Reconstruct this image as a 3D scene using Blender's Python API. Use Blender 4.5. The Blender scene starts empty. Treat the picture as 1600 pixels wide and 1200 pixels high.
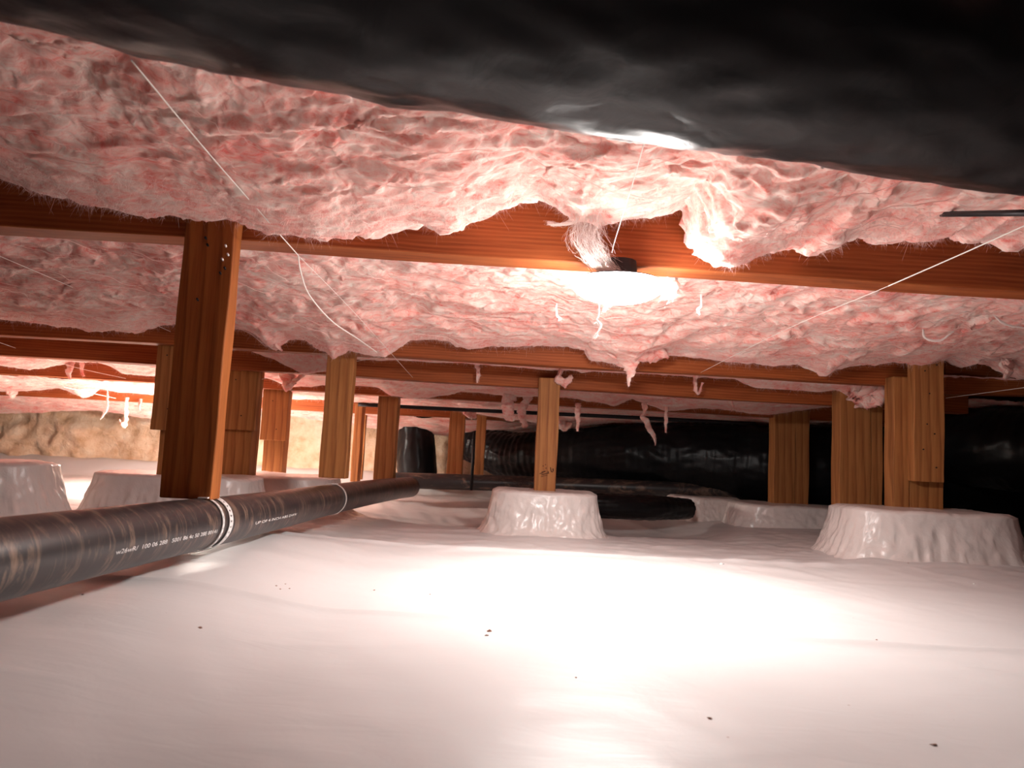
import bpy, math, random
import numpy as np
random.seed(7)
RNG = np.random.default_rng(11)
scene = bpy.context.scene
C = scene.collection

# ------------------------------------------------------------------ camera
F = 1142.0
PITCH = math.radians(5.3); ROLL = math.radians(3.0)
_f = np.array([0, math.cos(PITCH), math.sin(PITCH)])
_r0 = np.array([1., 0, 0]); _u0 = np.cross(_r0, _f)
_r = math.cos(ROLL)*_r0 + math.sin(ROLL)*_u0
_u = -math.sin(ROLL)*_r0 + math.cos(ROLL)*_u0
cam_data = bpy.data.cameras.new('camera')
cam = bpy.data.objects.new('camera', cam_data); C.objects.link(cam)
from mathutils import Matrix, Vector
M = Matrix(((_r[0], _u[0], -_f[0], 0), (_r[1], _u[1], -_f[1], 0), (_r[2], _u[2], -_f[2], 0), (0, 0, 0, 1)))
cam.matrix_world = M
cam_data.sensor_width = 36.0
cam_data.lens = 36.0*F/1600.0
cam_data.clip_start = 0.02
cam_data.dof.use_dof = True
cam_data.dof.focus_distance = 2.2
cam_data.dof.aperture_fstop = 6.5
scene.camera = cam

# ------------------------------------------------------------------ world, exposure
w = bpy.data.worlds.new('world'); scene.world = w; w.use_nodes = True
w.node_tree.nodes['Background'].inputs[0].default_value = (0.01, 0.008, 0.008, 1)
w.node_tree.nodes['Background'].inputs[1].default_value = 0.05
scene.view_settings.view_transform = 'Standard'
scene.view_settings.look = 'None'
scene.view_settings.gamma = 1.0
scene.view_settings.use_curve_mapping = False
scene.view_settings.exposure = 0.0
LAMP_STRENGTH = 175.0
FAR_LAMP_STRENGTH = 580.0


def at(px, py, Y):
    """the point at forward distance Y seen at a pixel of the photograph"""
    d = _f*F + _r*(px-800) + _u*(600-py)
    return d*Y/d[1]

def atz(px, py, Z):
    d = _f*F + _r*(px-800) + _u*(600-py)
    return d*Z/d[2]

BY = math.tan(math.radians(2.8))        # the girders run slightly away to the right
def atb(px, py, d):
    """point on the girder line whose distance straight ahead is d"""
    Y = d
    for _ in range(6):
        p = at(px, py, Y); Y = d + BY*p[0]
    return at(px, py, Y)

# ------------------------------------------------------------------ noise
_perm = np.random.default_rng(3).permutation(256); _perm = np.concatenate([_perm, _perm, _perm])
_g = np.random.default_rng(4).normal(size=(256, 3)); _g /= np.linalg.norm(_g, axis=1)[:, None]
def noise(p, scale=1.0, off=0.0):
    p = np.asarray(p, float)*scale + off
    i = np.floor(p).astype(int); f = p - i; i &= 255
    u = f*f*f*(f*(f*6-15)+10)
    out = np.zeros(p.shape[0])
    for dx in (0, 1):
        wx = u[:, 0] if dx else 1-u[:, 0]
        for dy in (0, 1):
            wy = u[:, 1] if dy else 1-u[:, 1]
            for dz in (0, 1):
                wz = u[:, 2] if dz else 1-u[:, 2]
                h = _perm[_perm[_perm[(i[:, 0]+dx) & 255]+((i[:, 1]+dy) & 255)]+((i[:, 2]+dz) & 255)]
                g = _g[h]
                out += wx*wy*wz*((f[:, 0]-dx)*g[:, 0]+(f[:, 1]-dy)*g[:, 1]+(f[:, 2]-dz)*g[:, 2])
    return out*1.5
def fbm(p, scale, octv=4, gain=.5, off=0.0):
    s = 0; a = 1.
    for k in range(octv):
        s = s + a*noise(p, scale*2.03**k, off+17.3*k); a *= gain
    return s
def ridged(p, scale, octv=4, gain=.5, off=0.0):
    s = 0; a = 1.
    for k in range(octv):
        s = s + a*(1-2*np.abs(noise(p, scale*2.1**k, off+9.1*k))); a *= gain
    return s
def sstep(a, b, x):
    t = np.clip((x-a)/(b-a), 0, 1); return t*t*(3-2*t)

# ------------------------------------------------------------------ object helpers
def tag(o, label=None, cat=None, group=None, kind=None):
    if label: o['label'] = label
    if cat: o['category'] = cat
    if group: o['group'] = group
    if kind: o['kind'] = kind
    return o

def thing(name, label, cat, loc=(0, 0, 0), group=None):
    o = bpy.data.objects.new(name, None); C.objects.link(o)
    o.location = [float(v) for v in loc]; o.empty_display_size = .05
    return tag(o, label, cat, group)

def mesh_obj(name, verts, faces, mat, parent=None, smooth=True, loops=None):
    """verts in world coordinates; a child is shifted to its parent's origin"""
    V = np.asarray(verts, np.float32).reshape(-1, 3)
    if parent is not None:
        V = V - np.array(world_loc(parent), np.float32)
        org = np.zeros(3)
    else:
        org = V.mean(axis=0); org[2] = V[:, 2].min(); V = V-org
    me = bpy.data.meshes.new(name)
    if isinstance(faces, np.ndarray):
        nf, k = faces.shape
        me.vertices.add(len(V)); me.vertices.foreach_set('co', V.ravel())
        me.loops.add(nf*k); me.loops.foreach_set('vertex_index', faces.ravel().astype(np.int32))
        me.polygons.add(nf)
        me.polygons.foreach_set('loop_start', np.arange(0, nf*k, k, dtype=np.int32))
        me.polygons.foreach_set('loop_total', np.full(nf, k, np.int32))
        me.update(calc_edges=True)
    else:
        me.from_pydata([tuple(map(float, v)) for v in V], [], faces)
    if smooth:
        me.polygons.foreach_set('use_smooth', np.ones(len(me.polygons), bool))
    if mat: me.materials.append(mat)
    me.update()
    o = bpy.data.objects.new(name, me); C.objects.link(o)
    if parent is not None: o.parent = parent
    else: o.location = [float(v) for v in org]
    return o

def world_loc(o):
    l = np.zeros(3)
    while o is not None:
        l = l+np.array(o.location); o = o.parent
    return l

def grid_faces(nu, nv, wrap_u=False):
    """verts indexed i*nv+j"""
    iu = np.arange(nu if wrap_u else nu-1); jv = np.arange(nv-1)
    I, J = np.meshgrid(iu, jv, indexing='ij'); I2 = (I+1) % nu
    return np.stack([I*nv+J, I2*nv+J, I2*nv+J+1, I*nv+J+1], -1).reshape(-1, 4)

def smooth_path(pts, n):
    """Catmull-Rom through points, n samples"""
    P = np.asarray(pts, float)
    if len(P) == 2:
        t = np.linspace(0, 1, n)[:, None]; return P[0]*(1-t)+P[1]*t
    P = np.vstack([2*P[0]-P[1], P, 2*P[-1]-P[-2]])
    k = len(P)-3
    T = np.linspace(0, k, n); out = []
    for t in T:
        i = min(int(t), k-1); s = t-i
        a, b, c, d = P[i:i+4]
        out.append(.5*((2*b)+(-a+c)*s+(2*a-5*b+4*c-d)*s*s+(-a+3*b-3*c+d)*s**3))
    return np.array(out)

def frames(path):
    T = np.gradient(path, axis=0); T /= np.linalg.norm(T, axis=1)[:, None]+1e-9
    n = np.cross(T[0], [0, 0, 1.]);
    if np.linalg.norm(n) < .1: n = np.cross(T[0], [0, 1., 0])
    N = []
    for t in T:
        n = n-np.dot(n, t)*t; n /= np.linalg.norm(n); N.append(n)
    N = np.array(N); return T, N, np.cross(T, N)

def tube(path, radius, sides=10, cap=True):
    path = np.asarray(path, float); n = len(path)
    R = np.broadcast_to(np.asarray(radius, float), (n,))
    T, N, B = frames(path)
    a = np.linspace(0, 2*math.pi, sides, endpoint=False)
    V = path[:, None]+R[:, None, None]*(np.cos(a)[None, :, None]*N[:, None]+np.sin(a)[None, :, None]*B[:, None])
    V = V.reshape(-1, 3)
    F_ = []
    for i in range(n-1):
        for j in range(sides):
            k = (j+1) % sides
            F_.append((i*sides+j, i*sides+k, (i+1)*sides+k, (i+1)*sides+j))
    if cap:
        F_.append(tuple(range(sides))[::-1]); F_.append(tuple((n-1)*sides+j for j in range(sides)))
    return V, F_

def merge(parts):
    V = []; F_ = []; o = 0
    for v, f in parts:
        V.append(np.asarray(v, float)); F_ += [tuple(int(i)+o for i in q) for q in f]; o += len(v)
    return np.vstack(V), F_

def box8(P):
    """P: 8 corners, bottom ring then top ring, counterclockwise from above"""
    return np.asarray(P, float), [(3, 2, 1, 0), (4, 5, 6, 7), (0, 1, 5, 4), (1, 2, 6, 5), (2, 3, 7, 6), (3, 0, 4, 7)]

def bevel(o, width=.003, seg=2):
    m = o.modifiers.new('bevel', 'BEVEL'); m.width = width; m.segments = seg; m.limit_method = 'ANGLE'
    m.angle_limit = math.radians(40)
    o.data.polygons.foreach_set('use_smooth', np.zeros(len(o.data.polygons), bool))

# ------------------------------------------------------------------ materials
def mat_new(name):
    m = bpy.data.materials.new(name); m.use_nodes = True
    nt = m.node_tree; b = nt.nodes['Principled BSDF']
    return m, nt, b
def nd(nt, typ, **kw):
    n = nt.nodes.new(typ)
    for k, v in kw.items():
        if k in n.inputs: n.inputs[k].default_value = v
        else: setattr(n, k, v)
    return n
def ramp(nt, stops, fac):
    r = nt.nodes.new('ShaderNodeValToRGB'); el = r.color_ramp.elements
    while len(el) < len(stops): el.new(.5)
    for e, (p, c) in zip(el, stops): e.position = p; e.color = (*c, 1)
    nt.links.new(fac, r.inputs[0]); return r
def coords(nt, scale=(1, 1, 1), rot=(0, 0, 0)):
    tc = nt.nodes.new('ShaderNodeTexCoord'); mp = nt.nodes.new('ShaderNodeMapping')
    mp.inputs['Scale'].default_value = scale; mp.inputs['Rotation'].default_value = rot
    nt.links.new(tc.outputs['Object'], mp.inputs['Vector']); return mp.outputs[0]
def bump(nt, b, h, strength, dist):
    bp = nt.nodes.new('ShaderNodeBump'); bp.inputs['Strength'].default_value = strength
    bp.inputs['Distance'].default_value = dist
    nt.links.new(h, bp.inputs['Height']); nt.links.new(bp.outputs[0], b.inputs['Normal']); return bp
def mixc(nt, a, b, fac, mode='MIX'):
    m = nt.nodes.new('ShaderNodeMix'); m.data_type = 'RGBA'; m.blend_type = mode
    for s, v in ((m.inputs[6], a), (m.inputs[7], b), (m.inputs[0], fac)):
        if isinstance(v, bpy.types.NodeSocket): nt.links.new(v, s)
        else: s.default_value = (*v, 1) if isinstance(v, tuple) else v
    return m.outputs[2]

def insulation_mat():
    m, nt, b = mat_new('pink_fiberglass')
    co = coords(nt, (1, 1.6, 1.6))
    n1 = nd(nt, 'ShaderNodeTexNoise', Scale=5.5, Detail=7.0, Roughness=.62, Distortion=1.6)
    n2 = nd(nt, 'ShaderNodeTexNoise', Scale=17.0, Detail=6.0, Roughness=.65, Distortion=3.2)
    n3 = nd(nt, 'ShaderNodeTexNoise', Scale=60.0, Detail=5.0, Roughness=.7, Distortion=4.0)
    for n in (n1, n2, n3): nt.links.new(co, n.inputs['Vector'])
    c1 = ramp(nt, [(.32, (.84, .16, .14)), (.43, (.94, .40, .34)), (.54, (.97, .61, .54)), (.66, (.98, .79, .72))], n1.outputs[0])
    c2 = ramp(nt, [(.34, (.86, .19, .17)), (.45, (.96, .50, .43)), (.60, (.98, .80, .73))], n2.outputs[0])
    col = mixc(nt, c1.outputs[0], c2.outputs[0], .45)
    nt.links.new(col, b.inputs['Base Color'])
    b.inputs['Roughness'].default_value = 1.0
    b.inputs['Specular IOR Level'].default_value = .05
    ad = nd(nt, 'ShaderNodeMath', operation='ADD'); nt.links.new(n2.outputs[0], ad.inputs[0])
    mu = nd(nt, 'ShaderNodeMath', operation='MULTIPLY'); mu.inputs[1].default_value = .35
    nt.links.new(n3.outputs[0], mu.inputs[0]); nt.links.new(mu.outputs[0], ad.inputs[1])
    bump(nt, b, ad.outputs[0], .38, .010)
    b.inputs['Subsurface Weight'].default_value = .35
    b.inputs['Subsurface Radius'].default_value = (1.0, .45, .40)
    b.inputs['Subsurface Scale'].default_value = .015
    return m

def fiber_mat(name, col):
    m, nt, b = mat_new(name)
    b.inputs['Base Color'].default_value = (*col, 1); b.inputs['Roughness'].default_value = .8
    b.inputs['Specular IOR Level'].default_value = .2
    return m

def wood_mat(name, dark, mid, light, scale=1.0, axis='X'):
    """axis: the direction of the grain in object space"""
    m, nt, b = mat_new(name)
    st = {'X': (.18, 1, 1), 'Z': (1, 1, .14)}[axis]
    st = tuple(s*scale for s in st)
    co = coords(nt, st)
    nz = nd(nt, 'ShaderNodeTexNoise', Scale=3.0, Detail=3.0, Roughness=.5); nt.links.new(co, nz.inputs['Vector'])
    vm = nd(nt, 'ShaderNodeVectorMath', operation='MULTIPLY_ADD')
    nt.links.new(nz.outputs['Color'], vm.inputs[0]); vm.inputs[1].default_value = (.10, .10, .10); nt.links.new(co, vm.inputs[2])
    if axis == 'X':
        wv = nd(nt, 'ShaderNodeTexWave', wave_type='BANDS', bands_direction='Z', wave_profile='SIN')
        wv.inputs['Scale'].default_value = 27.0
        wsrc = vm.outputs[0]
    else:
        wv = nd(nt, 'ShaderNodeTexWave', wave_type='RINGS', rings_direction='Z', wave_profile='SAW')
        wv.inputs['Scale'].default_value = 9.0
        mp2 = nd(nt, 'ShaderNodeMapping'); mp2.inputs['Location'].default_value = (.004, -.02, 0)
        mp2.inputs['Rotation'].default_value = (.55, .12, 0)
        nt.links.new(vm.outputs[0], mp2.inputs['Vector']); wsrc = mp2.outputs[0]
    wv.inputs['Distortion'].default_value = 1.6 if axis == 'X' else 3.2; wv.inputs['Detail'].default_value = 3.0; wv.inputs['Detail Scale'].default_value = 1.2
    nt.links.new(wsrc, wv.inputs['Vector'])
    co2 = coords(nt, (4, 90, 90) if axis == 'X' else (90, 90, 4))
    n2 = nd(nt, 'ShaderNodeTexNoise', Scale=1.0, Detail=4.0, Roughness=.6); nt.links.new(co2, n2.inputs['Vector'])
    n4 = nd(nt, 'ShaderNodeTexNoise', Scale=6.0, Detail=4.0, Roughness=.6); nt.links.new(co, n4.inputs['Vector'])
    lm = tuple(.45*p+.55*q for p, q in zip(light, mid)); dm = tuple(.35*p+.65*q for p, q in zip(dark, mid))
    c = ramp(nt, [(.0, lm), (.6, mid), (.9, dm if axis == 'X' else tuple(.6*p+.4*q for p, q in zip(dark, mid))), (1.0, mid)], wv.outputs['Color'])
    c2 = ramp(nt, [(.32, dark), (.55, light)], n2.outputs[0])
    col = mixc(nt, c.outputs[0], c2.outputs[0], .28)
    c3 = ramp(nt, [(.3, (.5, .42, .36)), (.6, (1, 1, 1))], n4.outputs[0])
    col = mixc(nt, col, c3.outputs[0], .55, 'MULTIPLY')
    # knots
    vo = nd(nt, 'ShaderNodeTexVoronoi', Scale=2.6 if axis == 'X' else 3.2); nt.links.new(co, vo.inputs['Vector'])
    k = ramp(nt, [(.0, (.12, .07, .05)), (.05, (.35, .25, .2)), (.09, (1, 1, 1))], vo.outputs['Distance'])
    col = mixc(nt, col, k.outputs[0], .85, 'MULTIPLY')
    nt.links.new(col, b.inputs['Base Color'])
    b.inputs['Roughness'].default_value = .62
    b.inputs['Specular IOR Level'].default_value = .25
    bump(nt, b, n2.outputs[0], .25, .002)
    return m

def plastic_sheet_mat(name, col, rough=.34, wr=1.0):
    m, nt, b = mat_new(name)
    co = coords(nt)
    n1 = nd(nt, 'ShaderNodeTexNoise', Scale=7.0, Detail=4.0, Roughness=.55, Distortion=.8); nt.links.new(co, n1.inputs['Vector'])
    n2 = nd(nt, 'ShaderNodeTexNoise', Scale=1.3, Detail=5.0, Roughness=.6); nt.links.new(co, n2.inputs['Vector'])
    c = ramp(nt, [(.3, tuple(x*.92 for x in col)), (.65, col)], n2.outputs[0])
    # dirt specks
    vo = nd(nt, 'ShaderNodeTexVoronoi', Scale=16.0); nt.links.new(co, vo.inputs['Vector'])
    s = ramp(nt, [(.0, (.35, .2, .15)), (.022, (.55, .4, .35)), (.035, (1, 1, 1))], vo.outputs['Distance'])
    nz = nd(nt, 'ShaderNodeTexNoise', Scale=5.0); nt.links.new(co, nz.inputs['Vector'])
    fz = ramp(nt, [(.56, (0, 0, 0)), (.6, (.8, .8, .8))], nz.outputs[0])
    colr = mixc(nt, c.outputs[0], s.outputs[0], fz.outputs[0], 'MULTIPLY')
    nt.links.new(colr, b.inputs['Base Color'])
    b.inputs['Roughness'].default_value = rough
    b.inputs['Specular IOR Level'].default_value = .45
    mpw = nd(nt, 'ShaderNodeMapping'); mpw.inputs['Scale'].default_value = (1.0, 3.2, 1.0); mpw.inputs['Rotation'].default_value = (0, 0, .25)
    nt.links.new(co, mpw.inputs['Vector'])
    n5 = nd(nt, 'ShaderNodeTexNoise', Scale=5.0, Detail=6.0, Roughness=.6, Distortion=1.2); nt.links.new(mpw.outputs[0], n5.inputs['Vector'])
    hm = nd(nt, 'ShaderNodeMath', operation='ADD'); nt.links.new(n1.outputs[0], hm.inputs[0]); nt.links.new(n5.outputs[0], hm.inputs[1])
    bump(nt, b, hm.outputs[0], .30*wr, .012)
    return m

def black_duct_mat():
    m, nt, b = mat_new('black_duct_jacket')
    co = coords(nt)
    n1 = nd(nt, 'ShaderNodeTexNoise', Scale=14.0, Detail=4.0, Roughness=.55, Distortion=1.0); nt.links.new(co, n1.inputs['Vector'])
    n2 = nd(nt, 'ShaderNodeTexNoise', Scale=4.0, Detail=4.0); nt.links.new(co, n2.inputs['Vector'])
    c = ramp(nt, [(.35, (.003, .003, .004)), (.7, (.009, .009, .010))], n2.outputs[0])
    nt.links.new(c.outputs[0], b.inputs['Base Color'])
    b.inputs['Roughness'].default_value = .33
    b.inputs['Specular IOR Level'].default_value = .22
    bump(nt, b, n1.outputs[0], .16, .01)
    return m

def pipe_mat():
    m, nt, b = mat_new('black_abs_pipe')
    tc = nt.nodes.new('ShaderNodeTexCoord')
    mp = nd(nt, 'ShaderNodeMapping'); mp.inputs['Scale'].default_value = (5, 26, 5)
    nt.links.new(tc.outputs['Object'], mp.inputs['Vector'])
    n1 = nd(nt, 'ShaderNodeTexNoise', Scale=1.6, Detail=5.0, Roughness=.7, Distortion=1.5); nt.links.new(mp.outputs[0], n1.inputs['Vector'])
    n2 = nd(nt, 'ShaderNodeTexNoise', Scale=9.0, Detail=4.0, Roughness=.6); nt.links.new(tc.outputs['Object'], n2.inputs['Vector'])
    # dusty scrapes, more of them towards the upper side of the pipe
    sx = nd(nt, 'ShaderNodeSeparateXYZ'); nt.links.new(tc.outputs['Generated'], sx.inputs[0])
    r1 = ramp(nt, [(.50, (0, 0, 0)), (.60, (.5, .5, .5)), (.75, (1, 1, 1))], n1.outputs[0])
    r2 = ramp(nt, [(.40, (0, 0, 0)), (.66, (1, 1, 1))], n2.outputs[0])
    f1 = mixc(nt, r1.outputs[0], r2.outputs[0], .6, 'MULTIPLY')
    col = mixc(nt, (.026, .021, .022), (.30, .19, .13), f1)
    nt.links.new(col, b.inputs['Base Color'])
    b.inputs['Roughness'].default_value = .36
    b.inputs['Specular IOR Level'].default_value = .5
    bump(nt, b, n2.outputs[0], .08, .003)
    return m

def foam_mat():
    m, nt, b = mat_new('spray_foam')
    co = coords(nt)
    n1 = nd(nt, 'ShaderNodeTexNoise', Scale=10.0, Detail=6.0, Roughness=.6); nt.links.new(co, n1.inputs['Vector'])
    c = ramp(nt, [(.3, (.60, .36, .20)), (.5, (.78, .56, .38)), (.7, (.86, .70, .54))], n1.outputs[0])
    nt.links.new(c.outputs[0], b.inputs['Base Color']); b.inputs['Roughness'].default_value = .75
    n2 = nd(nt, 'ShaderNodeTexNoise', Scale=26.0, Detail=5.0, Roughness=.6, Distortion=.6); nt.links.new(co, n2.inputs['Vector'])
    bump(nt, b, n2.outputs[0], .8, .02)
    return m

def emit_mat(name, col, strength):
    m, nt, b = mat_new(name)
    b.inputs['Base Color'].default_value = (.9, .9, .9, 1)
    b.inputs['Emission Color'].default_value = (*col, 1); b.inputs['Emission Strength'].default_value = strength
    return m

def metal_mat(name, col, rough):
    m, nt, b = mat_new(name); b.inputs['Base Color'].default_value = (*col, 1)
    b.inputs['Metallic'].default_value = .9; b.inputs['Roughness'].default_value = rough
    n = nd(nt, 'ShaderNodeTexNoise', Scale=60.0); nt.links.new(coords(nt), n.inputs['Vector'])
    bump(nt, b, n.outputs[0], .1, .001)
    return m

PINK = insulation_mat()
PINKFIB = fiber_mat('loose_pink_fibers', (.94, .66, .62))
WHITEFIB = fiber_mat('pale_fiberglass_wisp', (.96, .84, .80))
STRING = fiber_mat('white_twine', (.95, .88, .82))
WOODX = wood_mat('douglas_fir_girder', (.11, .018, .005), (.33, .070, .016), (.47, .14, .038), axis='X')
PALE_EDGE = wood_mat('pale_lower_edge', (.30, .11, .035), (.66, .36, .14), (.78, .50, .24), axis='X')  # paler, yellower wood tone for the downward faces of the beams
WOODZ = wood_mat('douglas_fir_post', (.16, .046, .014), (.40, .150, .045), (.56, .26, .088), axis='Z')
SHEET = plastic_sheet_mat('white_vapor_barrier', (.67, .645, .64), .42, .45)
WRAP = plastic_sheet_mat('white_wrap_plastic', (.78, .71, .68), .26, 1.5)
DUCT = black_duct_mat()
PIPE = pipe_mat()
FOAM = foam_mat()
STRAP = metal_mat('galvanized_strap', (.90, .88, .86), .38); STRAP.node_tree.nodes['Principled BSDF'].inputs['Metallic'].default_value = .35
DARKMETAL = metal_mat('dark_metal', (.03, .028, .03), .5)
WHITEPRINT = fiber_mat('white_print', (.78, .76, .74))
INK = fiber_mat('black_ink', (.02, .012, .012))
SUBFLOOR = wood_mat('plywood_subfloor', (.10, .05, .03), (.2, .1, .06), (.28, .16, .1), axis='X')
SOIL = fiber_mat('dark_concrete', (.03, .024, .022))
GLOW = emit_mat('lamp_diffuser', (1.0, .95, .91), LAMP_STRENGTH)
GLOW2 = emit_mat('far_lamp_diffuser', (1.0, .90, .80), FAR_LAMP_STRENGTH)
WHITEPAINT = fiber_mat('white_enamel', (.85, .84, .82))
CRUMB = fiber_mat('brown_dirt', (.34, .17, .12))

# ------------------------------------------------------------------ the setting
FZ = -.32
def floor_h(x, y):
    P = np.stack([x, y, np.zeros_like(x)], -1)
    z = np.full(x.shape, FZ)
    z = z + .010*noise(P, 1.1) + .004*noise(P*[1, 2.2, 1], 2.6, 5.)
    # long soft folds running across, strongest past the lamp and around the footings
    amp = .35 + 1.0*sstep(1.9, 2.6, y)
    q = P.copy(); q[:, 1] = y + .10*noise(P, 1.3, 30) - .10*x; q[:, 0] = x*.28
    z = z + amp*.006*ridged(q, 4.2, 2, .5, 3.)
    q2 = P.copy(); q2[:, 0] = x*.9+y*.5; q2[:, 1] = y*.35
    z = z + .0035*amp*ridged(q2, 6.0, 2, .5, 8.)
    q3 = P.copy(); q3[:, 0] = .35*x+.2*y; q3[:, 1] = 1.6*y-.35*x+.1*noise(P, 2., 7)
    z = z + .0045*sstep(2.2, 2.5, y)*ridged(q3, 4.5, 2, .5, 18.)
    # ledge of the overlapping sheet beyond the lamp
    yl = 2.33 + .10*noise(P*[1, 0, 0], 1.1, 2.) + .03*x
    z = z - .026*sstep(0, .07, y-yl)*sstep(1.5, .8, x)
    z = z - .055*np.exp(-(((x-.72)/.34)**4+((y-3.66)/.38)**4))
    z = z + .006*np.exp(-((y-yl)/.03)**2)
    # crease nearer than the lamp
    yc = 1.42 - .03*x + .03*noise(P*[1, 0, 0], 1.5, 6.)
    z = z + .005*np.exp(-((y-yc)/.012)**2) - .004*sstep(0, .05, yc-y)
    # wavy border beside the drain pipe, ground a little lower under it
    z = z + (.036+.008*noise(P*[0, 1, 0], 2.5, 1.)+.005*noise(P*[0, 1, 0], 7., 4.))*sstep(-.30, -.66, x)*sstep(-1.2, -.9, x)*sstep(2.42, 2.2, y-.1*noise(P, 3.))
    # dip behind the middle footing
    z = z - .08*np.exp(-(((x+.25)/.5)**2+((y-3.9)/.5)**2))
    z = z + .13*sstep(5.25, 5.5, y)
    return z
xs = np.concatenate([np.linspace(-5, -2.2, 40)[:-1], np.linspace(-2.2, 2.6, 420), np.linspace(2.6, 5, 30)[1:]])
ys = np.concatenate([np.linspace(-1.2, .5, 20)[:-1], np.linspace(.5, 3.4, 420), np.linspace(3.4, 5.62, 90)[1:]])
X, Y = np.meshgrid(xs, ys, indexing='ij')
Zf = floor_h(X.ravel(), Y.ravel())
V = np.stack([X.ravel(), Y.ravel(), Zf], -1)
o = mesh_obj('floor', V, grid_faces(len(xs), len(ys)), SHEET); tag(o, kind='structure')

def slab(name, a, b, mat, kind='structure'):
    (x0, y0, z0), (x1, y1, z1) = a, b
    v, f = box8([(x0, y0, z0), (x1, y0, z0), (x1, y1, z0), (x0, y1, z0), (x0, y0, z1), (x1, y0, z1), (x1, y1, z1), (x0, y1, z1)])
    o = mesh_obj(name, v, f, mat, smooth=False)
    if kind: tag(o, kind=kind)
    return o
slab('ceiling', (-5, -1.2, .95), (5, 5.9, 1.0), SUBFLOOR)
slab('wall_left', (-5.1, -1.2, -.5), (-5, 5.9, .95), SOIL)
slab('wall_right', (5, -1.2, -.5), (5.1, 5.9, .95), SOIL)
slab('wall_front', (-5, -1.3, -.5), (5, -1.2, .95), SOIL)
# foam covered far wall
nx, nz_ = 420, 60
X, Z = np.meshgrid(np.linspace(-5, 5, nx), np.linspace(-.5, .95, nz_), indexing='ij')
P = np.stack([X.ravel(), np.full(X.size, 5.6), Z.ravel()], -1)
rough_left = sstep(-3.05, -3.25, P[:, 0])
dy = -.05*ridged(P, 1.6, 3, .5, 4.) - .012*fbm(P, 9., 3) - rough_left*(.05+.03*ridged(P, 8., 3))
P[:, 1] += dy
o = mesh_obj('wall_back', P, grid_faces(nx, nz_), FOAM); tag(o, kind='structure')

# ------------------------------------------------------------------ girders
def beam(name, label, pa, pb, d, h, t, mat=WOODX, ext=(0, 0), group='long wooden floor beams', edge_mat=None):
    """pa, pb: two pixels on the lower near edge; d distance ahead"""
    a = atb(*pa, d); b = atb(*pb, d)
    u = (b-a)/np.linalg.norm(b-a)
    a = a-u*ext[0]; b = b+u*ext[1]
    L = np.linalg.norm(b-a)
    n = 40
    # built along local X then rotated, so the grain follows the beam
    s = np.linspace(0, L, n)
    prof = [(0, 0), (t, 0), (t, h), (0, h)]
    V = []
    for si in s:
        for k, (yy, zz) in enumerate(prof):
            V.append((si, yy+.0012*math.sin(si*7+k*2.1), zz+.0015*math.sin(si*5.3+k)))
    V = np.array(V); Fc = []
    for i in range(n-1):
        for j in range(4):
            k = (j+1) % 4
            Fc.append((i*4+j, (i+1)*4+j, (i+1)*4+k, i*4+k))
    Fc.append((3, 2, 1, 0)[::-1]); Fc.append(((n-1)*4, (n-1)*4+1, (n-1)*4+2, (n-1)*4+3)[::-1])
    me = bpy.data.meshes.new(name); me.from_pydata([tuple(v) for v in V], [], Fc); me.materials.append(mat)
    me.update()
    o = bpy.data.objects.new(name, me); C.objects.link(o)
    o.location = a.tolist()
    yaw = math.atan2(u[1], u[0]); pit = math.asin(u[2])
    o.rotation_euler = (0, -pit, yaw)
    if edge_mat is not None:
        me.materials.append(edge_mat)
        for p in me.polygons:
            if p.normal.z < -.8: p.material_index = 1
    bevel(o, .004, 2)
    tag(o, label, 'beam', group)
    return o
b1 = beam('girder_beam', 'nearest long reddish wooden beam, the lamp hangs under it', (0, 352), (1600, 455), 1.75, .27, .092, ext=(.9, .9), edge_mat=PALE_EDGE)
b2 = beam('girder_beam', 'second wooden beam from the camera, right part, over the thick right post', (600, 556), (1420, 603), 2.85, .25, .075, ext=(.03, 0), edge_mat=PALE_EDGE)
b2l = beam('girder_beam', 'dim left length of the second wooden beam, behind the large near post', (0, 523), (598, 557), 2.90, .25, .075, ext=(.9, 0), edge_mat=PALE_EDGE)
b2r = beam('girder_beam', 'dark beam end at the right border, right of the thick post', (1478, 616), (1600, 618), 2.97, .25, .075, ext=(-.0, 1.2))
b3 = beam('girder_beam', 'third wooden beam, resting on the slim middle post', (0, 555), (1380, 638), 3.2, .24, .075, ext=(1.2, .4), edge_mat=PALE_EDGE)
b4 = beam('girder_beam', 'fourth dim wooden beam, pink tufts hang in front', (0, 584), (1207, 652), 3.9, .24, .075, ext=(1.2, 1.5), edge_mat=PALE_EDGE)
b5 = beam('girder_beam', 'farthest orange lit beam, just in front of the foam wall', (0, 617), (650, 650), 4.75, .24, .075, ext=(1.0, 3.0), edge_mat=PALE_EDGE)

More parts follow.
